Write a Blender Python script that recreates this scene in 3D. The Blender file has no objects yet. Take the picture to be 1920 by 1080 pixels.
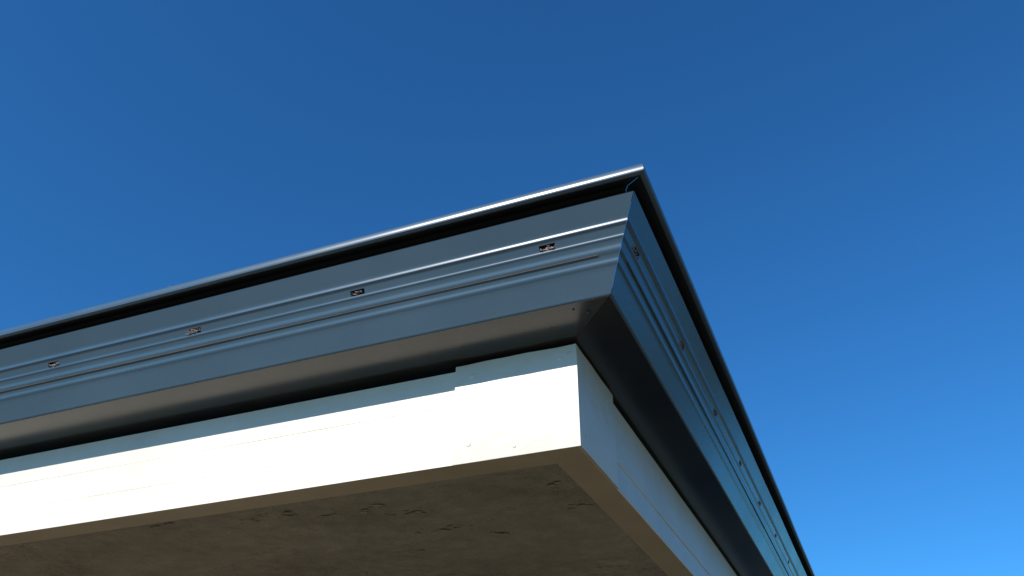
import bpy, bmesh, math, random
from mathutils import Vector, Matrix, noise
random.seed(7)
S=0.001
RZ=math.radians(-22.3)
F=Vector((0.126,1.4817,1.6))
HS=10.0

scene=bpy.context.scene
scene.view_settings.view_transform='Standard'
scene.view_settings.look='None'
scene.view_settings.exposure=0

# ---------------------------------------------------------------- helpers
def new_mat(name):
    m=bpy.data.materials.new(name); m.use_nodes=True
    nt=m.node_tree
    return m,nt,nt.nodes['Principled BSDF']
def nd(nt,t,**k):
    n=nt.nodes.new(t)
    for a,b in k.items(): setattr(n,a,b)
    return n
def noise_n(nt,scale,detail=4,rough=.55,dist=0,vec=None):
    n=nd(nt,'ShaderNodeTexNoise'); n.inputs['Scale'].default_value=scale
    n.inputs['Detail'].default_value=detail; n.inputs['Roughness'].default_value=rough
    n.inputs['Distortion'].default_value=dist
    if vec: nt.links.new(vec,n.inputs['Vector'])
    return n
def ramp(nt,src,stops):
    r=nd(nt,'ShaderNodeValToRGB'); e=r.color_ramp.elements
    while len(e)<len(stops): e.new(.5)
    for i,(p,c) in enumerate(stops):
        e[i].position=p; e[i].color=(*c,1) if len(c)==3 else c
    nt.links.new(src,r.inputs[0]); return r
def bump(nt,h,strength,dist,prev=None):
    b=nd(nt,'ShaderNodeBump'); b.inputs['Strength'].default_value=strength
    b.inputs['Distance'].default_value=dist
    nt.links.new(h,b.inputs['Height'])
    if prev: nt.links.new(prev.outputs[0],b.inputs['Normal'])
    return b
def objvec(nt,scale=(1,1,1)):
    tc=nd(nt,'ShaderNodeTexCoord'); mp=nd(nt,'ShaderNodeMapping')
    mp.inputs['Scale'].default_value=scale
    nt.links.new(tc.outputs['Object'],mp.inputs[0]); return mp.outputs[0]
def g(v): return (v,v,v)

# gutter paint
def gut(name,c1,c2,ior,ro,dust,dcol):
    m,nt,p=new_mat(name)
    v=objvec(nt)
    n1=noise_n(nt,3,5,.6,vec=v)
    r=ramp(nt,n1.outputs['Fac'],[(.3,c1),(.7,c2)])
    n2=noise_n(nt,90,6,.7,vec=v)
    r2=ramp(nt,n2.outputs['Fac'],[(.62,(0,0,0)),(.8,(1,1,1))])
    mx=nd(nt,'ShaderNodeMix',data_type='RGBA')
    nt.links.new(r.outputs[0],mx.inputs[6]); mx.inputs[7].default_value=(*dcol,1)
    ml=nd(nt,'ShaderNodeMath',operation='MULTIPLY'); ml.inputs[1].default_value=dust
    nt.links.new(r2.outputs[0],ml.inputs[0]); nt.links.new(ml.outputs[0],mx.inputs[0])
    nt.links.new(mx.outputs[2],p.inputs['Base Color'])
    rr=ramp(nt,n1.outputs['Fac'],[(.3,g(ro)),(.7,g(ro+.06))]); nt.links.new(rr.outputs[0],p.inputs['Roughness'])
    p.inputs['IOR'].default_value=ior
    n3=noise_n(nt,5,1,.3,vec=v)
    b=bump(nt,n3.outputs['Fac'],.1,.004); b2=bump(nt,n2.outputs['Fac'],.05,.0004,b)
    nt.links.new(b2.outputs[0],p.inputs['Normal'])
    return m
m_gut=gut('gutter_paint',(.046,.086,.124),(.055,.099,.138),1.66,.24,.22,(.17,.19,.19))
m_gub=gut('gutter_underside_shade',(.018,.018,.018),(.032,.029,.025),1.55,.17,.25,(.10,.09,.07))  # darker base puts the underside's shade into the colour, plus some dust
m_groove=gut('gutter_groove_shade',(.008,.010,.014),(.014,.016,.02),1.3,.6,.2,(.03,.03,.03))  # near-black colour paints in the shadow of the recess under the lip

# white paint (weathered timber)
def paint(name,c1,c2,streak=(1,1,1)):
    m,nt,p=new_mat(name); v=objvec(nt,streak)
    n1=noise_n(nt,4,6,.65,vec=v); n2=noise_n(nt,45,5,.7,vec=v)
    r=ramp(nt,n1.outputs['Fac'],[(.3,c2),(.6,c1)])
    r2=ramp(nt,n2.outputs['Fac'],[(.64,(0,0,0)),(.74,(1,1,1))])
    mx=nd(nt,'ShaderNodeMix',data_type='RGBA')
    mu=nd(nt,'ShaderNodeMath',operation='MULTIPLY'); mu.inputs[1].default_value=.3
    nt.links.new(r2.outputs[0],mu.inputs[0]); nt.links.new(mu.outputs[0],mx.inputs[0])
    nt.links.new(r.outputs[0],mx.inputs[6]); mx.inputs[7].default_value=(.42,.36,.26,1)
    nt.links.new(mx.outputs[2],p.inputs['Base Color'])
    p.inputs['Roughness'].default_value=.4
    n3=noise_n(nt,14,4,.5,vec=v)
    b=bump(nt,n3.outputs['Fac'],.45,.006); b2=bump(nt,n2.outputs['Fac'],.5,.002,b)
    nt.links.new(b2.outputs[0],p.inputs['Normal'])
    return m
m_white=paint('white_paint',(.87,.795,.65),(.80,.72,.57))
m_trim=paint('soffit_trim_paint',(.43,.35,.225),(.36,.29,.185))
# soffit plaster
m_sof,nt,p=new_mat('soffit_plaster'); v=objvec(nt)
n1=noise_n(nt,2.2,8,.65,.4,v); n2=noise_n(nt,9,6,.6,.8,v); n3=noise_n(nt,120,4,.6,0,v); n4=noise_n(nt,1.6,2,.5,0,v)
n5=noise_n(nt,22,7,.7,.3,v)
r=ramp(nt,n1.outputs['Fac'],[(.3,(.23,.20,.145)),(.5,(.305,.27,.20)),(.72,(.37,.33,.255))])
mv=nd(nt,'ShaderNodeMix',data_type='RGBA',blend_type='MULTIPLY'); mv.inputs[0].default_value=1
r5=ramp(nt,n5.outputs['Fac'],[(.35,g(.82)),(.65,g(1.08))])
nt.links.new(r.outputs[0],mv.inputs[6]); nt.links.new(r5.outputs[0],mv.inputs[7])
crk=ramp(nt,n2.outputs['Fac'],[(.488,g(0)),(.5,g(1)),(.512,g(0))])
msk=ramp(nt,n4.outputs['Fac'],[(.52,g(0)),(.6,g(1))])
mm=nd(nt,'ShaderNodeMath',operation='MULTIPLY'); nt.links.new(crk.outputs[0],mm.inputs[0]); nt.links.new(msk.outputs[0],mm.inputs[1])
mx=nd(nt,'ShaderNodeMix',data_type='RGBA'); nt.links.new(mv.outputs[2],mx.inputs[6]); mx.inputs[7].default_value=(.14,.11,.07,1)
mh=nd(nt,'ShaderNodeMath',operation='MULTIPLY'); mh.inputs[1].default_value=.4
nt.links.new(mm.outputs[0],mh.inputs[0]); nt.links.new(mh.outputs[0],mx.inputs[0])
nt.links.new(mx.outputs[2],p.inputs['Base Color']); p.inputs['Roughness'].default_value=.8
b=bump(nt,n1.outputs['Fac'],1,.05); b2=bump(nt,mm.outputs[0],.7,.003,b); b2.invert=True
b4=bump(nt,n5.outputs['Fac'],.8,.010,b2)
b3=bump(nt,n3.outputs['Fac'],.9,.005,b4); nt.links.new(b3.outputs[0],p.inputs['Normal'])

def simple(name,c1,c2,scale=8,rough=.8,bs=.3,bd=.01):
    m,nt,p=new_mat(name); v=objvec(nt); n=noise_n(nt,scale,6,.6,.2,v)
    r=ramp(nt,n.outputs['Fac'],[(.3,c1),(.7,c2)]); nt.links.new(r.outputs[0],p.inputs['Base Color'])
    p.inputs['Roughness'].default_value=rough
    b=bump(nt,n.outputs['Fac'],bs,bd); nt.links.new(b.outputs[0],p.inputs['Normal']); return m
m_debris=simple('leaf_litter',(.16,.09,.07),(.62,.48,.42),140,.9,.6,.002)
m_screw=simple('screw_metal',(.03,.04,.05),(.06,.06,.06),200,.4)
m_red=simple('terracotta',(.42,.10,.055),(.5,.16,.09),12,.95)
m_grass=simple('dry_grass',(.07,.085,.025),(.15,.14,.06),3,.95)
m_pave=simple('concrete_paving',(.14,.12,.085),(.20,.17,.12),5,.85)
m_leaf=simple('foliage',(.04,.075,.018),(.09,.13,.03),1.5,.7)
m_bark=simple('bark',(.10,.07,.05),(.2,.15,.1),20,.9)
m_dark=simple('timber_dark',(.03,.03,.03),(.05,.045,.04),20,.8)
m_glass,nt,p=new_mat('window_glass'); p.inputs['Base Color'].default_value=(.02,.025,.03,1); p.inputs['Roughness'].default_value=.05
m_flake=simple('plaster_flake',(.22,.18,.12),(.36,.31,.22),40,.85,.5,.003)
# brick
m_brick,nt,p=new_mat('brick'); tc=nd(nt,'ShaderNodeTexCoord')
sp=nd(nt,'ShaderNodeSeparateXYZ'); nt.links.new(tc.outputs['Object'],sp.inputs[0])
ad=nd(nt,'ShaderNodeMath',operation='ADD'); nt.links.new(sp.outputs[0],ad.inputs[0]); nt.links.new(sp.outputs[1],ad.inputs[1])
cb=nd(nt,'ShaderNodeCombineXYZ'); nt.links.new(ad.outputs[0],cb.inputs[0]); nt.links.new(sp.outputs[2],cb.inputs[1])
br=nd(nt,'ShaderNodeTexBrick'); nt.links.new(cb.outputs[0],br.inputs[0]); br.inputs['Scale'].default_value=1
br.inputs['Brick Width'].default_value=.24; br.inputs['Row Height'].default_value=.086; br.inputs['Mortar Size'].default_value=.008
br.inputs['Color1'].default_value=(.36,.22,.13,1); br.inputs['Color2'].default_value=(.28,.16,.1,1); br.inputs['Mortar'].default_value=(.35,.32,.27,1)
nt.links.new(br.outputs['Color'],p.inputs['Base Color']); p.inputs['Roughness'].default_value=.9
b=bump(nt,br.outputs['Fac'],.5,.01); b.invert=True; nt.links.new(b.outputs[0],p.inputs['Normal'])

# ---------------------------------------------------------------- parents
def empty(name,loc,rz):
    e=bpy.data.objects.new(name,None); scene.collection.objects.link(e)
    e.location=loc; e.rotation_euler=(0,0,rz); e.empty_display_size=.2; return e
house=empty('house',F,RZ)
gutter=empty('rain_gutter',F,RZ)
def mk(name,verts,faces,mat,parent=None,smooth=None,recalc=True,mats=None,midx=None):
    me=bpy.data.meshes.new(name); me.from_pydata([tuple(x) for x in verts],[],faces); me.update()
    me.materials.append(mat)
    if mats:
        for q in mats: me.materials.append(q)
        for i,pl in enumerate(me.polygons): pl.material_index=midx[i]
    if recalc:
        bm=bmesh.new(); bm.from_mesh(me); bmesh.ops.recalc_face_normals(bm,faces=bm.faces); bm.to_mesh(me); bm.free()
    if smooth is not None:
        for pl in me.polygons: pl.use_smooth=True
        me.set_sharp_from_angle(angle=math.radians(smooth))
    o=bpy.data.objects.new(name,me); scene.collection.objects.link(o)
    if parent: o.parent=parent
    return o
def P(side,s,d,z):
    if side==0: return Vector((-s,-d,z))
    if side==1: return Vector((d,s,z))
    if side==2: return Vector((-s,HS+d,z))
    return Vector((-HS-d,s,z))

# gutter profile (mm offsets from fascia face, height above camera datum)
prof=[]
prof+=[(-66,1000),(-66,826),(-64,824.5),(-56,825.6),(40,841.9),(98,852.0),(107,854),(110,854.6),(112,856.2),(113.0,859)]
NU=7
# ribs: (centre height, half width, projection)
ribs=[(974,6,2.5),(951,4.0,1.4),(931,9.0,2.0),(910,7.0,1.6)]
def fp(z):
    t=(z-859)/(1022-859)
    return 113+t*(79.5)+ -2.5*math.sin(math.pi*t)
zs={862,868,880,895,985,992,1005,1015,1020.5}
for rz,hw_,hh in ribs:
    for q in (-1,-.75,-.4,0,.4,.75,1): zs.add(rz+q*hw_)
zs.add(958.5); zs.add(965.5)
nx,nz=.9,-.43
slot_j=None
for z in sorted(zs):
    hgt=0
    for rz,hw_,hh in ribs:
        q=abs(z-rz)/hw_
        if q<1: hgt=hh*(.5+.5*math.cos(q*math.pi))
    if z==955.0: slot_j=len(prof)
    prof.append((fp(z)+nx*hgt,z+nz*hgt))
slot_j2=slot_j+2
JG0=len(prof)-1
prof+=[(186,1023),(176,1028),(172,1042),(178,1048),(196,1041.5),(210,1038.6)]
JG1=len(prof)-1
prof+=[(216.5,1038.6),(219.6,1040.3),(220.6,1043.5),(219.8,1054),(218,1058),(213,1060),(200,1059)]
NP=len(prof)
def gutter_run(side,slots,nm):
    st=[]
    x=.03
    while x<HS: st.append(x); x+=.06
    hw=.021
    for s in slots: st=[q for q in st if abs(q-s)>hw+.012]+[s-hw,s-hw*.8,s+hw*.8,s+hw]
    st=sorted(st); n=len(st)+2
    verts=[];faces=[];mi=[]
    for i in range(n):
        for j,(d,z) in enumerate(prof):
            d*=S;z*=S
            if i==0: s=-d+.0006
            elif i==n-1: s=HS+d-.0006
            else: s=max(st[i-1],-d+.001+.0001*i) 
            w=0
            if 0<i<n-1:
                f_=min(1,max(s,0)*4)
                w=(noise.noise(Vector((s*1.6+side*17,z*3,side*5.3))))*.0012*f_
                wz=noise.noise(Vector((s*.8+side*31,3.3,1)))*.0010*f_
            else: wz=0
            verts.append(P(side,s,d+w,z+wz))
    def hole(i,j):
        if i==0 or i>=n-2: return False
        c=(st[i-1]+st[i])/2
        return any(abs(c-s)<hw*.82 for s in slots) and slot_j<=j<slot_j2
    for i in range(n-1):
        for j in range(NP-1):
            if hole(i,j): continue
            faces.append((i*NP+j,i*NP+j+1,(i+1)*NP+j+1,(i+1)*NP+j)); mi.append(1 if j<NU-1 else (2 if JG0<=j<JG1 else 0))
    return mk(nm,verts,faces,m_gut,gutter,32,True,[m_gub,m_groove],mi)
slL=[-.004+.4275*i for i in range(23)]
slR=[-.076+.404*i for i in range(24)]
gutter_run(0,slL,'left_run'); gutter_run(1,slR,'right_run')
gutter_run(2,[],'rear_run'); gutter_run(3,[],'far_run')
# dark strip added behind the slots to block sky showing through
dz0=prof[slot_j][1]*S; dz1=prof[slot_j2][1]*S
dd=prof[slot_j][0]*S
for side in (0,1):
    vs=[];fs=[]
    for i,s in enumerate((-.10,HS)):
        for d,z in ((dd-.012,.925),(dd-.003,1.0)): vs.append(P(side,max(s,-d),d,z))
    fs=[(0,1,3,2)]
    mk('slot_sky_blocker',vs,fs,m_dark,gutter)
dv=[];df=[]
for side,sl in ((0,slL),(1,slR)):
    for s in sl[:14]:
        off=random.uniform(-.006,.006)
        for k in range(random.randint(30,46) if side==0 else random.randint(14,22)):
            c=P(side,s+max(-.024,min(.024,off+random.gauss(0,.012))),dd+random.uniform(-.002,.0028),random.uniform(dz0+.001,dz1+.001))
            base=len(dv); rr_=random.uniform(.0009,.0028)
            bmm=bmesh.new(); bmesh.ops.create_icosphere(bmm,subdivisions=1,radius=rr_)
            el=random.uniform(.6,2.2)
            for vv in bmm.verts:
                vv.co=vv.co*random.uniform(.5,1.4); vv.co.z*=.6
                if side==0: vv.co.x*=el
                else: vv.co.y*=el
                dv.append(vv.co+c)
            for ff in bmm.faces: df.append([base+vv.index for vv in ff.verts])
            bmm.free()
mk('slot_debris',dv,df,m_debris,gutter)
def dome(name,c,n,r,h,mat,parent):
    bm=bmesh.new(); bmesh.ops.create_uvsphere(bm,u_segments=18,v_segments=10,radius=1)
    rot=Vector((0,0,1)).rotation_difference(Vector(n)).to_matrix()
    vs=[]
    for vv in bm.verts:
        q=vv.co.copy(); q.x*=r;q.y*=r;q.z*=h; vs.append(rot@q+Vector(c))
    fs=[[vv.index for vv in f.verts] for f in bm.faces]; bm.free()
    return mk(name,vs,fs,mat,parent,60)
dome('screw',(.055,-.076,.8478),(0,0,-1),.0045,.003,m_screw,gutter)
dome('screw_b',(.03,-.092,.8505),(0,0,-1),.0025,.002,m_screw,gutter)
# dry leaves resting on the lip
lv=[];lf=[]
for k in range(22):
    s=.84+random.gauss(0,.045); c=P(0,s,.205+random.uniform(-.008,.008),1.0605+random.uniform(0,.0035))
    b0=len(lv); a=random.uniform(-.4,.4); L=random.uniform(.008,.018)
    u=Vector((math.cos(a),math.sin(a),random.uniform(-.1,.1)))*L; w=Vector((-math.sin(a)*.4,math.cos(a)*.4,random.uniform(.2,.6)))*L*.3
    lv+=[c-u,c+w,c+u,c-w]; lf.append((b0,b0+1,b0+2,b0+3))
mk('dry_leaves',lv,lf,m_red,gutter,None,False)

# ---------------------------------------------------------------- fascia
def boxrun(side,s0,s1,d0,d1,z0,z1,nm,mat,mitre=True,bev=.0015,wob=.0006,low=False):
    ring=[(d1,z0),(d0-bev,z0),(d0,z0+bev),(d0,z1-bev),(d0-bev,z1),(d1,z1)]
    verts=[];faces=[];mi=[];n=max(2,int((s1-s0)/.08))
    for i in range(n+1):
        for (d,z) in ring:
            if mitre and i==0: s=s0-d
            elif mitre and i==n and s1>=HS: s=s1+d
            else: s=s0+(s1-s0)*i/n
            w=noise.noise(Vector((s*2.3+side*9,z0*37,4)))*wob*min(1,max(0,s-s0)*3) if 0<i<n else 0
            verts.append(P(side,s,d+w,z+w*1.2))
    m=len(ring)
    for i in range(n):
        for j in range(m):
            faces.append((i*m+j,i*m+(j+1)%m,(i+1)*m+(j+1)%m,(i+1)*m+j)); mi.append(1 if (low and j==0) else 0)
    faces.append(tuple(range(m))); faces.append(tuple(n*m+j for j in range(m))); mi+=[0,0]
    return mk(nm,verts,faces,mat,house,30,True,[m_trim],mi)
for side in range(4):
    o=side==1
    wb=.0008 if o else .0002
    boxrun(side,0,HS,0,-.068,.610,.6727 if not o else .6722,'fascia_board_low',m_white,True,.0018 if o else .0003,wb,True)
    boxrun(side,0,HS,.0022 if o else -.0002,-.067,.6730,.7397 if not o else .7392,'fascia_board_mid',m_white,True,.0018 if o else .0003,wb)
    boxrun(side,0,HS,0,-.068,.7400,.817,'fascia_board_top',m_white,True,.0018 if o else .0003,wb)
    boxrun(side,0,HS,-.069,-.079,.805,.99,'eave_batten',m_dark)
def plate(side,L,nm):
    ring=[(.0005,.6085),(.0040,.6085),(.0045,.610),(.0045,.824),(.004,.8265),(-.0005,.8265)]
    verts=[];faces=[];mi=[];n=24;m=len(ring)
    for i in range(n+1):
        for (d,z) in ring:
            s=-d if i==0 else L*i/n
            w=noise.noise(Vector((s*9+side*9,z*8,2)))*.0012 if i>0 else 0
            ez=(noise.noise(Vector((s*14+side*3,5,8)))*.0022 if z>.8 and i>0 else 0)
            ex=noise.noise(Vector((z*40,side,1)))*.0015 if i==n else 0
            verts.append(P(side,s+ex,d+(abs(w) if d>.003 else 0),z+ez))
    for i in range(n):
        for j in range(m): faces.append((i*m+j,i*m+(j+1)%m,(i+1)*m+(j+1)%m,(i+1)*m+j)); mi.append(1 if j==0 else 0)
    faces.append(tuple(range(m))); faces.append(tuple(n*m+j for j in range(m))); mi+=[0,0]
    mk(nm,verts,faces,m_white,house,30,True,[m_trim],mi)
plate(0,.262,'corner_cover'); plate(1,.25,'corner_cover_return')
i=0
for side,s,z in ((0,.225,.797),(0,.228,.648),(0,.13,.628),(0,.03,.80),(1,.025,.70),(1,.22,.65),(1,.2,.79),(1,.03,.64)):
    c=P(side,s,.0048,z); n=P(side,0,1,0)-P(side,0,0,0)
    dome('nail_head',c,n,.0065 if i<2 else .004,.0015,m_white,house); i+=1

# soffit
N=110; verts=[];faces=[]
lo=-.069
zs0=.6215
xs=[lo-(HS-.138)*(k/N)**1.6 for k in range(N+1)]
ys=[.069+(HS-.138)*(k/N)**1.6 for k in range(N+1)]
for x in xs:
    for y in ys:
        h=noise.fractal(Vector((x*3,y*3,1)),1,2,4)*.002
        verts.append((x,y,zs0+h))
for a in range(N):
    for c in range(N): faces.append((a*(N+1)+c,a*(N+1)+c+1,(a+1)*(N+1)+c+1,(a+1)*(N+1)+c))
mk('soffit',verts,faces,m_sof,house,60)
# flaking plaster patches on the soffit (positions in metres, house frame)
fv=[];ff=[]
def eave_point(px,py,z=.62):
    u=px-960; w=540-py; p_=math.atan(.65)
    Y=1575*math.cos(p_)-w*math.sin(p_); Z=1575*math.sin(p_)+w*math.cos(p_)
    t=z/Z; X=u*t-F.x; Y=Y*t-F.y
    c_,s_=math.cos(-RZ),math.sin(-RZ)
    return (X*c_-Y*s_, X*s_+Y*c_)
spots=[(835,992,16,.03),(770,962,10,.025),(500,970,12,.04),(1092,948,9,.02),(1135,1062,9,.025),(300,985,5,.03),(700,950,8,.04),(610,968,6,.02),(1045,905,3,.012),(930,1000,5,.02),(790,1032,3,.01)]
for px,py,cnt,sp_ in spots:
    cx,cy=eave_point(px,py)
    for k in range(cnt):
        x=cx+random.gauss(0,sp_); y=cy+random.gauss(0,sp_*.35)
        b0=len(fv); m=random.randint(7,10); R=random.uniform(.002,.0065)
        tx,ty=random.uniform(-.28,.28),random.uniform(-.28,.28); zz=zs0-random.uniform(.0008,.002)
        el=random.uniform(1.2,2.4)
        pts=[]
        for q in range(m):
            a=q/m*6.283; r_=R*random.uniform(.5,1.2)
            dx,dy=math.cos(a)*r_*el,math.sin(a)*r_
            pts.append((x+dx,y+dy,zz-abs(dx*tx)-abs(dy*ty)))
        for q in pts: fv.append(q)
        for q in pts: fv.append((q[0],q[1],q[2]+.0008))
        ff.append(tuple(range(b0,b0+m))); ff.append(tuple(range(b0+m,b0+2*m)))
        for q in range(m): ff.append((b0+q,b0+(q+1)%m,b0+m+(q+1)%m,b0+m+q))
mk('plaster_flakes',fv,ff,m_flake,house)

# walls
def box(nm,x0,x1,y0,y1,z0,z1,mat,parent=house):
    vs=[(x,y,z) for x in (x0,x1) for y in (y0,y1) for z in (z0,z1)]
    fs=[(0,1,3,2),(4,5,7,6),(0,1,5,4),(2,3,7,6),(0,2,6,4),(1,3,7,5)]
    return mk(nm,vs,fs,mat,parent)
W=1.15
box('walls',-HS+W,-W,W,HS-W,-1.6,.625,m_brick)
for k,(s,wd) in enumerate(((3.0,1.6),(6.2,1.6))):
    box('window_frame',-s-wd/2,-s+wd/2,W-.03,W+.05,-.7,.45,m_white)
    box('window_pane',-s-wd/2+.06,-s-.02,W-.034,W-.0305,-.64,.39,m_glass)
    box('window_pane',-s+.02,-s+wd/2-.06,W-.034,W-.0305,-.64,.39,m_glass)
    box('window_frame',-W-.05,-W+.03,s-wd/2,s+wd/2,-.7,.45,m_white)
    box('window_pane',-W+.0305,-W+.034,s-wd/2+.06,s-.02,-.64,.39,m_glass)
    box('window_pane',-W+.0305,-W+.034,s+.02,s+wd/2-.06,-.64,.39,m_glass)
# hip roof
e=.06; z0=1.01; hr=1.25
rv=[(e,-e,z0),(-HS-e,-e,z0),(-HS-e,HS+e,z0),(e,HS+e,z0),(-HS/2,HS/2,z0+hr)]
mk('roof',rv,[(0,1,4),(1,2,4),(2,3,4),(3,0,4),(0,1,2,3)],m_red,house)

# ---------------------------------------------------------------- ground
def disc(nm,R,z,mat,n=64):
    mk(nm,[(0,0,z)]+[(R*math.cos(6.2832*i/n),R*math.sin(6.2832*i/n),z) for i in range(n)],
       [(0,1+i,1+(i+1)%n) for i in range(n)],mat)
disc('ground',1500,0,m_grass)
pv=box('paving',-HS-2.5,3.0,-3.5,HS+2.5,-1.7,-1.596,m_pave,None)
pv.location=F; pv.rotation_euler=(0,0,RZ)

tv=[];tf=[];bv=[];bf=[]
def tree(cx,cy,H,R):
    n=8
    for i in range(2):
        for k in range(n):
            a=k/n*6.283; rr_=(.22 if i==0 else .1)*H/6
            bv.append((cx+rr_*math.cos(a),cy+rr_*math.sin(a),0 if i==0 else H*.6))
    b0=len(bv)-2*n
    for k in range(n): bf.append((b0+k,b0+(k+1)%n,b0+n+(k+1)%n,b0+n+k))
    cl=[]
    for k in range(16):
        a=random.uniform(0,6.283); q=random.random()**.5*R*.75
        cl.append((cx+q*math.cos(a),cy+q*math.sin(a),H*random.uniform(.2,.88),R*random.uniform(.3,.5)))
    for (x,y,z,r_) in cl:
        for k in range(110):
            d=Vector((random.gauss(0,1),random.gauss(0,1),random.gauss(0,1))).normalized()*r_*random.uniform(.6,1.08)
            c=Vector((x,y,z))+d
            u=Vector((random.gauss(0,1),random.gauss(0,1),random.gauss(0,1))).normalized()
            w=u.cross(d).normalized(); L=random.uniform(.14,.32)
            b1=len(tv); tv.extend([c-u*L,c+w*L*.6,c+u*L,c-w*L*.6]); tf.append((b1,b1+1,b1+2,b1+3))
for k in range(15):
    az=math.radians(46+k*5.5+random.uniform(-1.5,1.5)); R_=random.uniform(17,21)
    tree(R_*math.sin(az),R_*math.cos(az),random.uniform(5.2,7.0),random.uniform(2.2,3.0))
for k in range(8):
    az=math.radians(170+k*16+random.uniform(-4,4)); R_=random.uniform(38,55)
    tree(R_*math.sin(az),R_*math.cos(az),random.uniform(5,8),random.uniform(2.4,3.4))
to=mk('distant_trees',tv,tf,m_leaf,None,None,False)
tb=mk('trunks',bv,bf,m_bark,None,60); tb.parent=to

# ---------------------------------------------------------------- light
k20=math.radians(20); c_,s_=math.cos(k20),math.sin(k20)
B=Vector((.3795,.9252)); A=Vector((-.9252,.3795))
h=-B*c_+A*s_
elev=math.atan(.73*c_)
sun=Vector((h.x*math.cos(elev),h.y*math.cos(elev),math.sin(elev)))
ld=bpy.data.lights.new('sun','SUN'); ld.energy=5; ld.angle=math.radians(.5); ld.color=(1,.97,.93)
lo_=bpy.data.objects.new('sun',ld); scene.collection.objects.link(lo_)
lo_.rotation_euler=sun.to_track_quat('Z','Y').to_euler(); lo_.location=(0,0,20)
w=bpy.data.worlds.new('World'); scene.world=w; w.use_nodes=True; nt=w.node_tree
bg=nt.nodes['Background']; sk=nd(nt,'ShaderNodeTexSky',sky_type='NISHITA'); sk.sun_disc=False
sk.sun_elevation=elev; sk.sun_rotation=math.atan2(sun.x,sun.y)
sk.air_density=1.0; sk.dust_density=.05; sk.ozone_density=3.0
mt=nd(nt,'ShaderNodeMix',data_type='RGBA',blend_type='MULTIPLY'); mt.inputs[0].default_value=1
mt.inputs[7].default_value=(.22,.70,1.10,1)
nt.links.new(sk.outputs[0],mt.inputs[6]); nt.links.new(mt.outputs[2],bg.inputs[0]); bg.inputs[1].default_value=.133

# ---------------------------------------------------------------- camera
cd=bpy.data.cameras.new('camera'); cam=bpy.data.objects.new('camera',cd); scene.collection.objects.link(cam)
cd.sensor_width=36; cd.lens=36*1575/1920; cd.clip_start=.01; cd.clip_end=4000
cam.location=(0,0,1.6); cam.rotation_euler=(math.radians(90)+math.atan(.65),0,0)
scene.camera=cam
